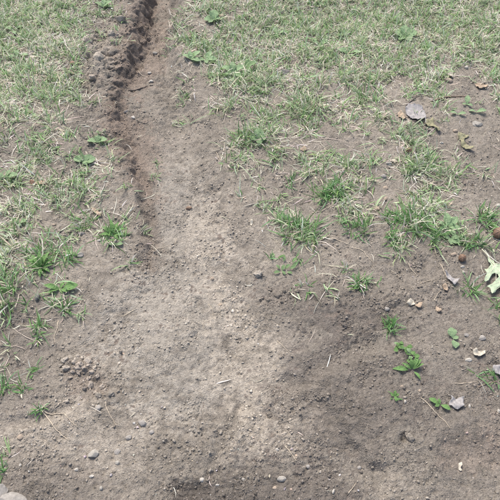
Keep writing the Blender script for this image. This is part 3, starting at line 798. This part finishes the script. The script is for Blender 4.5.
TUFTS = [
 (297, 232, 26, 18, 190, .052, 'big spreading green tuft on bare soil right of the path', .12),
 (324, 197, 18, 12, 110, .045, 'tuft above and right of the big spreading tuft', .15),
 (291, 186, 8, 14, 30, .030, 'thin upright sprig above the big spreading tuft', .1),
 (279, 211, 11, 6, 28, .028, 'low sparse tuft left of the big spreading tuft', .1),
 (272, 257, 8, 4, 16, .030, 'small flat tuft below left of the big spreading tuft', .1),
 (306, 291, 7, 9, 26, .030, 'pale little tuft below the vine like weed', .5),
 (361, 287, 14, 9, 80, .034, 'round low tuft alone on the bare soil right of centre', .3),
 (391, 330, 9, 9, 60, .034, 'short bushy tuft above the clover at lower right', .1),
 (345, 270, 5, 6, 16, .028, 'faint sparse tuft above the round low tuft', .4),
 (335, 297, 6, 6, 14, .022, 'faint dry tuft left of the round low tuft', .7),
 (357, 231, 16, 11, 85, .044, 'flat tuft at the lower edge of the right grass beside the big tuft', .15),
 (391, 243, 8, 9, 40, .042, 'narrow bright tuft hanging below the right grass', .05),
 (415, 226, 22, 14, 170, .048, 'dense upright tuft in the middle of the right grass', .15),
 (395, 222, 16, 10, 80, .040, 'tuft left of the dense one in the right grass', .2),
 (432, 240, 14, 8, 70, .036, 'tuft right of the dense one at the edge of the bare soil', .1),
 (486, 223, 12, 13, 80, .045, 'leafy tuft close to the right edge above the oak leaf stem', .08),
 (473, 244, 18, 9, 100, .040, 'wide low tuft behind the stem of the oak leaf', .08),
 (469, 289, 12, 6, 46, .040, 'tuft left of the oak leaf lobes', .12),
 (405, 141, 14, 14, 90, .044, 'tuft right under the big grey leaf', .15),
 (420, 172, 26, 12, 150, .042, 'broad tuft above the pebble column in the right grass', .15),
 (448, 176, 16, 10, 80, .038, 'tuft right of the broad tuft on the right', .15),
 (365, 98, 14, 13, 90, .046, 'tuft left of the big grey leaf', .2),
 (302, 113, 24, 14, 170, .046, 'bushy tuft in the upper middle above the bent twig', .15),
 (246, 140, 20, 14, 130, .045, 'ragged tuft around the pale green weed right of the channel', .2),
 (274, 158, 7, 10, 34, .034, 'small tuft below the ragged tuft right of the channel', .1),
 (258, 78, 18, 14, 120, .042, 'green tuft beside the leafy weeds right of the upper channel', .12),
 (335, 190, 16, 14, 110, .045, 'tall tuft at the left end of the right grass', .12),
 (112, 232, 16, 11, 70, .045, 'tuft round the broad weed on the left rim of the channel', .12),
 (86, 220, 16, 10, 60, .038, 'thin tuft left of the weed on the channel rim', .3),
 (42, 258, 20, 20, 110, .048, 'tall tuft around the broad weed on the left', .1),
 (66, 264, 7, 14, 40, .044, 'narrow upright tuft left of the round grey pebble', .1),
 (63, 307, 14, 7, 56, .036, 'low tuft under the pair of long leaves at left', .25),
 (38, 328, 6, 9, 26, .032, 'small lone tuft on soil below the long straw', .1),
 (26, 305, 4, 9, 14, .036, 'few upright blades beside the oblong stone', .1),
 (8, 300, 16, 22, 90, .050, 'dry and green tuft on the left edge at mid height', .35),
 (32, 370, 5, 9, 18, .026, 'tiny sprig on the soil left of the crumbled heap', .1),
 (5, 388, 8, 7, 26, .032, 'tuft on the left edge above the pale roots', .1),
 (22, 387, 7, 5, 18, .028, 'small sprig right of the left edge tuft', .1),
 (36, 333, 9, 7, 18, .026, 'sparse blades between the lone tuft and the bare slope', .2),
 (40, 411, 8, 4, 30, .022, 'short green fringe where the pale roots leave the bank', .2),
 (2, 472, 8, 5, 24, .030, 'green blades on the left edge near the corner stones', .05),
 (129, 262, 4, 10, 16, .030, 'tiny sprig on the rim where the channel widens', .2),
 (158, 155, 8, 8, 18, .026, 'sparse green sprig growing inside the channel', .1),
 (152, 173, 9, 6, 20, .024, 'small low sprig on the channel floor below another', .1),
 (498, 382, 8, 5, 18, .036, 'green blades on the right edge under the grey leaf', .05),
 (477, 377, 3, 10, 6, .050, 'thin pale green blade standing at lower right', .3),
 (498, 312, 5, 14, 22, .036, 'green blades on the right edge below the oak leaf', .05),
 (232, 155, 5, 8, 16, .028, 'slight sprig on the right slope of the channel', .2),
 (393, 402, 4, 8, 12, .018, 'tiny green sprout on the bare soil at lower right', 0),
]
for (u, v, ru, rv, n, L, lb, dry) in TUFTS:
    tuft(u, v, ru, rv, n, L, lb, dry, pal=GREENS if v > 180 else PALEG)

# ------------------------------------------------------------------ broad-leaved weeds
def leaf_mesh(name, prof, mat, arch=.25, fold=.22, n=9, wavy=.03):
    """Unit leaf along +x; prof gives half width at 0..1; edges raised, tip drooping."""
    V = []; F = []
    for i in range(n):
        s = i / (n - 1); w = float(np.interp(s, np.linspace(0, 1, len(prof)), prof))
        z = arch * (s * .9 - s * s)
        for j, q in enumerate((-1, -.5, 0, .5, 1)):
            V.append((s, q * w, z + fold * abs(q) * w + wavy * w * 4 * math.sin(9 * s + 3 * q) * abs(q)))
    for i in range(n - 1):
        for j in range(4):
            a = i * 5 + j; F.append((a, a + 5, a + 6, a + 1))
    me = np_mesh(name, np.array(V), [np.array(F)], mat)
    return me
M_WEED = [mat_leaf('weed_leaf_fresh', (.19, .34, .115), .22, .6, .85, 1.15, 5, .01), mat_leaf('weed_leaf_pale', (.30, .43, .23), .22, .6, .85, 1.15, 5, .01), mat_leaf('weed_leaf_dull', (.21, .32, .15), .22, .6, .85, 1.15, 5, .01)]
PROF = {'round': [.06, .12, .3, .42, .44, .38, .22, .02], 'oblong': [.05, .1, .2, .26, .27, .24, .16, .01], 'lance': [.05, .09, .14, .17, .16, .12, .07, .005]}
LEAF = {(k, i): leaf_mesh('leaf', PROF[k], M_WEED[i], .3 if k != 'lance' else .55) for k in PROF for i in range(3)}
M_STEM = mat_leaf('weed_stem', (.17, .24, .11), .1)

def weed(u, v, leaves, lb, cat='weed', name='weed', kind='oblong', tint=0, grp='broad leaved weeds'):
    """leaves: (turn deg, length in survey units, rise deg[, outward offset])."""
    x, y = (float(q) for q in G(u, v)); m = MPP(v)
    r = link(name, None, None, (x, y, H1(x, y)))
    tag(r, lb, cat, grp)
    for lf in leaves:
        a, L, up = lf[:3]; off = lf[3] if len(lf) > 3 else 0
        k = lf[4] if len(lf) > 4 else kind
        o = link('leaf', LEAF[(k, tint)], r)
        o.scale = (L * m,) * 3
        o.rotation_euler = (random.uniform(-.25, .25), -R(up), R(a))
        ox, oy = math.cos(R(a)) * off * m, math.sin(R(a)) * off * m
        o.location = (ox, oy, max(.003, H1(x + ox, y + oy) - r.location.z + .004))
    return r
weed(213, 24, [(80, 11, 35), (180, 9, 10), (10, 8, 15), (235, 7, 10)], 'weed with one upright round leaf near the top right of the channel', kind='round', tint=1)
weed(191, 62, [(40, 13, 20), (150, 10, 15), (-30, 11, 10), (100, 9, 30)], 'leafy weed on the right rim of the upper channel', tint=1)
weed(206, 61, [(60, 11, 20), (-10, 12, 12), (200, 10, 10), (-80, 8, 10)], 'leafy weed second from the right rim of the upper channel', tint=1)
weed(233, 74, [(30, 14, 20), (150, 13, 20), (-45, 12, 10), (95, 12, 35), (215, 10, 8)], 'largest leafy weed in the grass right of the upper channel', tint=1)
weed(246, 70, [(20, 13, 25), (70, 10, 30), (-60, 10, 10)], 'leafy weed right beside the largest one', tint=2)
weed(258, 142, [(85, 12, 30), (10, 9, 15), (170, 9, 15), (-70, 8, 10)], 'pale green weed inside the ragged tuft', kind='round', tint=1)
weed(319, 45, [(20, 10, 20), (150, 9, 15), (-60, 8, 10)], 'small weed in the top centre grass', tint=1)
weed(277, 33, [(0, 12, 10), (120, 9, 20), (-100, 8, 10)], 'flat leaved weed below the white oval stone', tint=1)
weed(349, 53, [(-15, 12, 15), (170, 12, 15), (80, 8, 30)], 'two leaf weed in the upper grass left of the broad weed', tint=1)
weed(405, 37, [(90, 13, 30), (20, 13, 20), (160, 12, 20), (-60, 10, 10), (220, 10, 10)], 'broad pale weed in the grass at upper right', kind='round', tint=1)
weed(345, 35, [(40, 9, 20), (200, 9, 15), (110, 7, 20)], 'tiny weed in the grass above the two leaf weed', tint=2)
weed(97, 142, [(10, 11, 15), (180, 10, 15), (80, 8, 30)], 'weed on the left bank by the channel edge, upper of two', kind='round', tint=1)
weed(84, 161, [(170, 11, 15), (10, 12, 12), (60, 8, 25), (-60, 7, 10)], 'weed on the left bank by the channel edge, lower of two', kind='round', tint=1)
weed(6, 178, [(10, 13, 10), (175, 12, 12), (60, 9, 25)], 'pale weed on the left edge in the thin grass', tint=1)
weed(19, 222, [(20, 8, 15), (150, 7, 15), (-80, 6, 10)], 'tiny round leaved weed low in the left grass', kind='round', tint=1)
weed(14, 30, [(30, 11, 15), (160, 10, 15), (-70, 8, 10)], 'weed in the top left grass', tint=1)
weed(18, 57, [(0, 12, 12), (110, 9, 20), (200, 10, 10)], 'light weed in the left grass below another', tint=1)
weed(103, 8, [(30, 11, 20), (-10, 10, 10), (150, 10, 15), (80, 9, 30)], 'leafy weed on the left rim at the very top', tint=1)
weed(112, 231, [(100, 14, 40, 1), (60, 13, 35, 1), (150, 13, 25, 1), (20, 13, 20, 1), (-10, 13, 12, 1), (190, 12, 15, 1), (-50, 10, 8, 1)], 'bright broad weed on the left rim of the channel', tint=0, kind='lance')
weed(115, 243, [(10, 8, 10), (170, 7, 10)], 'small flat leaf pair beside the white sliver', tint=1)
weed(41, 268, [(95, 16, 48, 1), (60, 17, 30, 1), (30, 15, 20, 2), (10, 12, 14, 1), (130, 15, 30, 1), (150, 15, 18, 2), (175, 12, 12, 1), (-30, 12, 8, 1), (-80, 12, 6, 1), (75, 14, 60, 0)], 'bright broad bladed weed left of the round pebble', tint=0, kind='lance')
weed(60, 289, [(172, 16, 14, 1, 'lance'), (8, 17, 14, 2), (-20, 9, 6, 1), (200, 10, 6, 1), (60, 8, 20)], 'weed with a pair of long spread leaves at left', tint=0)
weed(447, 229, [(40, 14, 25, 1), (90, 14, 30, 1), (150, 11, 15, 1), (-20, 12, 12, 1), (-70, 11, 6, 2), (200, 9, 8, 1)], 'broad crinkled weed at the right end of the right grass', kind='oblong', tint=1)
weed(450, 240, [(-40, 10, 10), (10, 9, 15), (-100, 8, 6), (160, 8, 10)], 'small leafy weed under the broad crinkled weed', kind='round', tint=1)
weed(411, 372, [(60, 15, 35, 1), (100, 12, 45, 1), (20, 12, 20, 1), (150, 11, 20, 1), (180, 16, 8, 4), (-60, 10, 5, 3), (40, 13, 30, 1)], 'spiky leaved weed below the clover at lower right', tint=0, kind='lance')
weed(439, 406, [(150, 11, 12, 1), (-35, 10, 10, 1), (100, 6, 25), (200, 6, 8)], 'small weed with two flat leaves left of the grey maple leaf', kind='oblong', tint=0)
weed(452, 341, [(95, 11, 20, 1), (-90, 10, 8, 1), (20, 6, 15)], 'two leaf sprout on bare soil at lower right', kind='round', tint=1)
weed(393, 400, [(80, 6, 40), (-80, 6, 10), (20, 5, 20), (160, 5, 20)], 'tiny four leaf seedling on bare soil at lower right', tint=0)
weed(457, 117, [(0, 8, 12), (170, 8, 12)], 'flat green leaf pair on the bare patch above the lobed leaf', tint=1)
weed(466, 107, [(80, 10, 30), (-30, 6, 10), (180, 5, 10)], 'upright green leaf on the bare patch near the pale angular stone', tint=1)
weed(476, 113, [(5, 10, 10), (175, 8, 10)], 'small flat weed just above the pale angular stone', tint=1)
weed(282, 272, [(70, 7, 20, 0), (40, 7, 20, 4), (20, 7, 15, 8), (30, 7, 18, 12), (45, 7, 20, 15), (130, 6, 15, 3), (-20, 6, 10, 5), (80, 6, 15, 12), (200, 7, 8, 2), (-60, 6, 6, 0)], 'curved vine like weed under the big spreading tuft', tint=2)
# clover: many little round leaflets along creeping stems
x0, y0 = (float(q) for q in G(404, 356))
r = link('clover', None, None, (x0, y0, H1(x0, y0)))
tag(r, 'patch of little round clover leaves on bare soil at lower right', 'clover')
m = MPP(356); rr = random.Random(5)
for k in range(26):
    t = k / 25
    u = 397 + 14 * t + rr.gauss(0, 2.6); v = 348 + 17 * t + rr.gauss(0, 2.6)
    lx, ly = (float(q) for q in G(u, v)); zz = H1(lx, ly) - r.location.z + rr.uniform(.006, .016)
    o = link('leaf', LEAF[('round', rr.choice((0, 0, 1)))], r)
    o.scale = (rr.uniform(4, 5.5) * m,) * 3; o.location = (lx - x0, ly - y0, zz); o.rotation_euler = (rr.uniform(-.3, .3), -rr.uniform(0, .5), rr.uniform(0, 6.28))
for k in range(4):
    a, b = (397 + 3 * k, 348 + 4 * k), (402 + 3 * k, 353 + 4 * k)
    me = tube('stem', [a, ((a[0] + b[0]) / 2 + 1, (a[1] + b[1]) / 2 - 1), b], .0010, M_STEM, .004)
    me.transform(Matrix.Translation((-x0, -y0, -r.location.z)))
    link('stem', me, r)

# ------------------------------------------------------------------ fallen leaves
def flat_leaf(name, outline, mat, lift=.004, curl=.0, roll=0, thick=.0005, sub=3, hug=True, seed=0, wob=.0032):
    """outline: survey points round the blade, laid on the soil with its own curl."""
    x, y = G([p[0] for p in outline], [p[1] for p in outline])
    cx, cy = float(np.mean(x)), float(np.mean(y))
    bm = bmesh.new()
    f = bm.faces.new([bm.verts.new((a - cx, b - cy, 0)) for a, b in zip(x, y)])
    f.normal_update()
    if f.normal.z < 0: f.normal_flip()
    bmesh.ops.triangulate(bm, faces=bm.faces[:], quad_method='BEAUTY', ngon_method='EAR_CLIP')
    for _ in range(sub):
        big = [e for e in bm.edges if e.calc_length() > .006]
        bmesh.ops.subdivide_edges(bm, edges=big, cuts=1)
        bmesh.ops.triangulate(bm, faces=bm.faces[:])
    size = max(np.ptp(x), np.ptp(y))
    base = H1(cx, cy)
    vx = np.array([v.co.x for v in bm.verts]); vy = np.array([v.co.y for v in bm.verts])
    c, s = math.cos(R(roll)), math.sin(R(roll))
    def zf(vx, vy):
        t = (-vx * s + vy * c) / (size * .5)
        h = H(vx + cx, vy + cy) - base
        return np.maximum(.6 * h + lift + curl * size * t * t + wob * fbm(vx + seed, vy, 70, 2, seed + 3) * 3, h + .0012)
    flat_leaf.zf = zf
    z = zf(vx, vy)
    for v, zz in zip(bm.verts, z): v.co.z = float(zz)
    bmesh.ops.recalc_face_normals(bm, faces=bm.faces[:])
    if sum(f.normal.z for f in bm.faces) < 0: bmesh.ops.reverse_faces(bm, faces=bm.faces[:])
    me = bpy.data.meshes.new(name); bm.to_mesh(me); bm.free()
    me.polygons.foreach_set('use_smooth', np.full(len(me.polygons), True, bool))
    me.materials.append(mat)
    return me, (cx, cy, base), thick

def solid(o, t):
    md = o.modifiers.new('thickness', 'SOLIDIFY'); md.thickness = t; md.offset = 1

M_GLEAF = mat_leaf('grey_dead_leaf', (.39, .372, .36), .06, .8, .55, 1.3, 130, .001)
M_TLEAF = mat_leaf('tan_dead_leaf', (.47, .37, .27), .1, .8, .55, 1.3, 130, .001)
M_BLEAF = mat_leaf('brown_dead_leaf', (.30, .19, .13), .1, .7, .7, 1.3, 90, .001)
M_CREAM = mat_leaf('cream_leaf', (.60, .55, .45), .1, .8, .55, 1.3, 130, .001)
M_OLIVE = mat_leaf('olive_dead_leaf', (.36, .34, .21), .12, .8, .55, 1.3, 130, .001)
DEAD = [
 ([(404, 112), (407, 109), (414, 109), (421, 110), (424, 114), (425, 121), (422, 124), (416, 125), (410, 122), (406, 117)], M_GLEAF, .006, .10, 20, 'big flat grey dead leaf in the upper right grass'),
 ([(397, 115), (400, 114), (404, 117), (406, 121), (402, 122), (398, 119)], M_TLEAF, .004, .1, 0, 'small tan leaf tucked at the left end of the big grey leaf'),
 ([(443, 275), (446, 276), (450, 279), (454, 281), (458, 282), (456, 285), (453, 288), (449, 285), (445, 280)], M_GLEAF, .007, .22, 60, 'folded silvery grey leaf on bare soil left of the oak leaf'),
 ([(441, 288), (444, 287), (447, 291), (446, 294), (443, 292)], M_TLEAF, .004, .2, 0, 'small tan leaf scrap below the folded silvery leaf'),
 ([(448, 404), (450, 401), (449, 398), (452, 400), (455, 401), (458, 399), (463, 398), (462, 403), (463, 408), (459, 410), (456, 412), (452, 409), (448, 407)], M_GLEAF, .006, .12, 30, 'grey maple leaf lying on bare soil at lower right'),
 ([(471, 353), (474, 352), (477, 354), (480, 353), (484, 353), (483, 357), (479, 359), (476, 360), (472, 357)], M_CREAM, .006, .25, 10, 'curled tan leaf at lower right above the off white pebble'),
 ([(491, 368), (496, 367), (503, 368), (505, 374), (499, 378), (494, 375), (491, 372)], M_GLEAF, .006, .15, 10, 'grey leaf cut by the right edge at lower right'),
 ([(405, 306), (409, 302), (413, 303), (414, 307), (410, 309)], M_CREAM, .005, .2, 30, 'left cream leaf fragment on the bare soil below the folded leaf'),
 ([(414, 308), (418, 305), (421, 306), (420, 310), (417, 311)], M_TLEAF, .005, .2, -30, 'right tan leaf fragment on the bare soil below the folded leaf'),
 ([(435, 308), (438, 309), (441, 313), (438, 314), (435, 312)], M_TLEAF, .003, .1, 0, 'thin buff leaf scrap right of the two leaf fragments'),
 ([(424, 123), (428, 124), (431, 122), (433, 126), (436, 129), (440, 133), (437, 135), (433, 131), (430, 129), (427, 130), (424, 127)], M_OLIVE, .005, .2, -30, 'lobed olive tan dead leaf right of the big grey leaf'),
 ([(457, 136), (462, 137), (468, 137), (468, 139), (464, 141), (463, 144), (468, 149), (473, 150), (472, 152), (466, 152), (460, 147), (459, 142), (456, 139)], M_OLIVE, .005, .2, 60, 'lobed tan dead leaf on the bare patch at right'),
 ([(34, 182), (38, 181), (43, 181), (47, 182), (46, 185), (40, 186), (36, 185)], M_TLEAF, .005, .25, 5, 'curled pinkish dead leaf in the left grass'),
 ([(30, 182), (34, 181.5), (36, 184), (34, 186), (31, 185)], M_BLEAF, .004, .2, 0, 'dark red leaf scrap at the tip of the pinkish dead leaf'),
 ([(90, 205), (94, 206), (99, 210), (101, 214), (97, 214), (92, 209)], M_TLEAF, .004, .2, -40, 'long tan leaf in thin grass left of the channel rim'),
 ([(104, 239.5), (109, 239), (114, 240.5), (114, 242.5), (108, 242)], M_CREAM, .003, .1, 5, 'white sliver of leaf under the weed on the channel rim'),
 ([(250, 224), (250.5, 220), (252.5, 218.5), (253, 222), (251.5, 225)], M_CREAM, .003, .1, 80, 'small upright cream leaf on the right rim of the path'),
 ([(458, 464), (461, 463), (461.5, 466), (460, 468), (461.5, 471), (460, 472), (458, 470)], M_CREAM, .004, .2, 80, 'white curled shell like scrap near the bottom right'),
 ([(390, 163), (394, 162), (397, 164), (394, 166), (391, 165)], M_CREAM, .004, .1, 0, 'cream leaf scrap among the pebbles in the right grass'),
 ([(474, 86), (479, 86), (487, 88), (486, 90), (478, 91)], M_TLEAF, .005, .2, 0, 'long tan leaf on the bare patch at the upper right'),
 ([(299, 152), (304, 150), (307, 152), (305, 154)], M_TLEAF, .004, .2, 0, 'small tan leaf on trodden soil near the bent twig'),
 ([(446, 77), (450, 76), (453, 79), (450, 81)], M_CREAM, .008, .2, 0, 'pale leaf scrap resting above the tan rounded stone'),
]
for i, (ol, mt, lift, curl, roll, lb) in enumerate(DEAD):
    me, loc, th = flat_leaf('dead_leaf', ol, mt, lift, curl, roll, seed=i)
    o = link('dead_leaf', me, None, loc); solid(o, .0006)
    tag(o, lb, 'leaf', 'fallen dead leaves')

# the fresh oak leaf, pale side up, running out of the frame on the right
M_OAK = mat_leaf('oak_leaf_underside', (.50, .60, .41), .12, .6, .78, 1.14, 60, .0012)
M_OAKRIB = mat_leaf('oak_leaf_rib', (.62, .60, .45), .05, .6, .92, 1.08, 60, .0003)
stem0, tip = (481.3, 251.5), (526, 308)
left = [(484, 255.5), (485.8, 257.2), (487, 260), (487.5, 263.6), (490.3, 265.5), (487, 270.5), (483, 272), (485.5, 276), (483, 281), (482.5, 285.5), (487, 283.5), (490.5, 277), (493.5, 274.8), (497, 276), (497.5, 279), (494, 283),
        (490, 287), (484.5, 290.2), (488, 292), (489.5, 298), (493, 296), (496, 291), (499, 288), (502, 289), (503, 293), (500, 299), (499, 304), (505, 301), (509, 299), (512, 304), (517, 309)]
lx, ly = G([p[0] for p in left], [p[1] for p in left])
sx, sy = (float(q) for q in G(*stem0)); tx, ty = (float(q) for q in G(*tip))
ax = np.array([tx - sx, ty - sy]); Ln = np.linalg.norm(ax); ax /= Ln; pr = np.array([-ax[1], ax[0]])
s_ = (lx - sx) * ax[0] + (ly - sy) * ax[1]; t_ = (lx - sx) * pr[0] + (ly - sy) * pr[1]
right = [(sx + a * ax[0] - b * pr[0] * .95, sy + a * ax[1] - b * pr[1] * .95) for a, b in zip(s_ * 1.015 + .002, t_)][::-1]
ux, uy = P([p[0] for p in right], [p[1] for p in right])
outline = left + [tip] + list(zip(ux, uy))
me, loc, th = flat_leaf('blade', outline, M_OAK, .010, .10, math.degrees(math.atan2(ax[1], ax[0])), sub=4, seed=4, wob=.0012)
oak = link('oak_leaf', None, None, loc)
tag(oak, 'fresh pale green lobed oak leaf at the right edge on soil', 'oak leaf')
ob = link('blade', me, oak); solid(ob, .0006)
zleaf = flat_leaf.zf
def rib(a, b, r0, r1, name):
    n = 14; pts = []
    for k in range(n):
        t = k / (n - 1); x = a[0] + (b[0] - a[0]) * t; y = a[1] + (b[1] - a[1]) * t
        pts.append((x - loc[0], y - loc[1], float(zleaf(np.array([x - loc[0]]), np.array([y - loc[1]]))[0]) + .0007))
    c = np.array(pts); tn = np.gradient(c, axis=0); tn /= np.linalg.norm(tn, axis=1)[:, None]
    s1 = np.cross(tn, [0, 0, 1]); s1 /= np.linalg.norm(s1, axis=1)[:, None]; s2 = np.cross(s1, tn)
    rr = np.linspace(r0, r1, n); ang = np.arange(6) * math.pi / 3
    V = (c[:, None] + rr[:, None, None] * (np.cos(ang)[None, :, None] * s1[:, None] + np.sin(ang)[None, :, None] * s2[:, None])).reshape(-1, 3)
    i0 = np.arange(n - 1)[:, None] * 6 + np.arange(6)[None]; i1 = np.arange(n - 1)[:, None] * 6 + (np.arange(6)[None] + 1) % 6
    return link(name, np_mesh(name, V, [np.stack([i0, i1, i1 + 6, i0 + 6], -1).reshape(-1, 4)], M_OAKRIB), oak)
def A(s, t): return (sx + s * ax[0] + t * pr[0], sy + s * ax[1] + t * pr[1])
rib(A(-.002, 0), A(Ln * .97, 0), .0018, .0006, 'midrib')
for t0, p in ((.33, (484.5, 273)), (.36, (483.5, 284)), (.60, (486, 290.2)), (.63, (490, 296.5)), (.78, (500, 303))):
    qx, qy = (float(q) for q in G(*p))
    rib(A(Ln * (t0 - .06), 0), (qx, qy), .0009, .0004, 'side_vein')
    d = (qx - sx) * pr[0] + (qy - sy) * pr[1]
    rib(A(Ln * (t0 - .06), 0), (qx - 1.9 * d * pr[0], qy - 1.9 * d * pr[1]), .0009, .0004, 'side_vein')
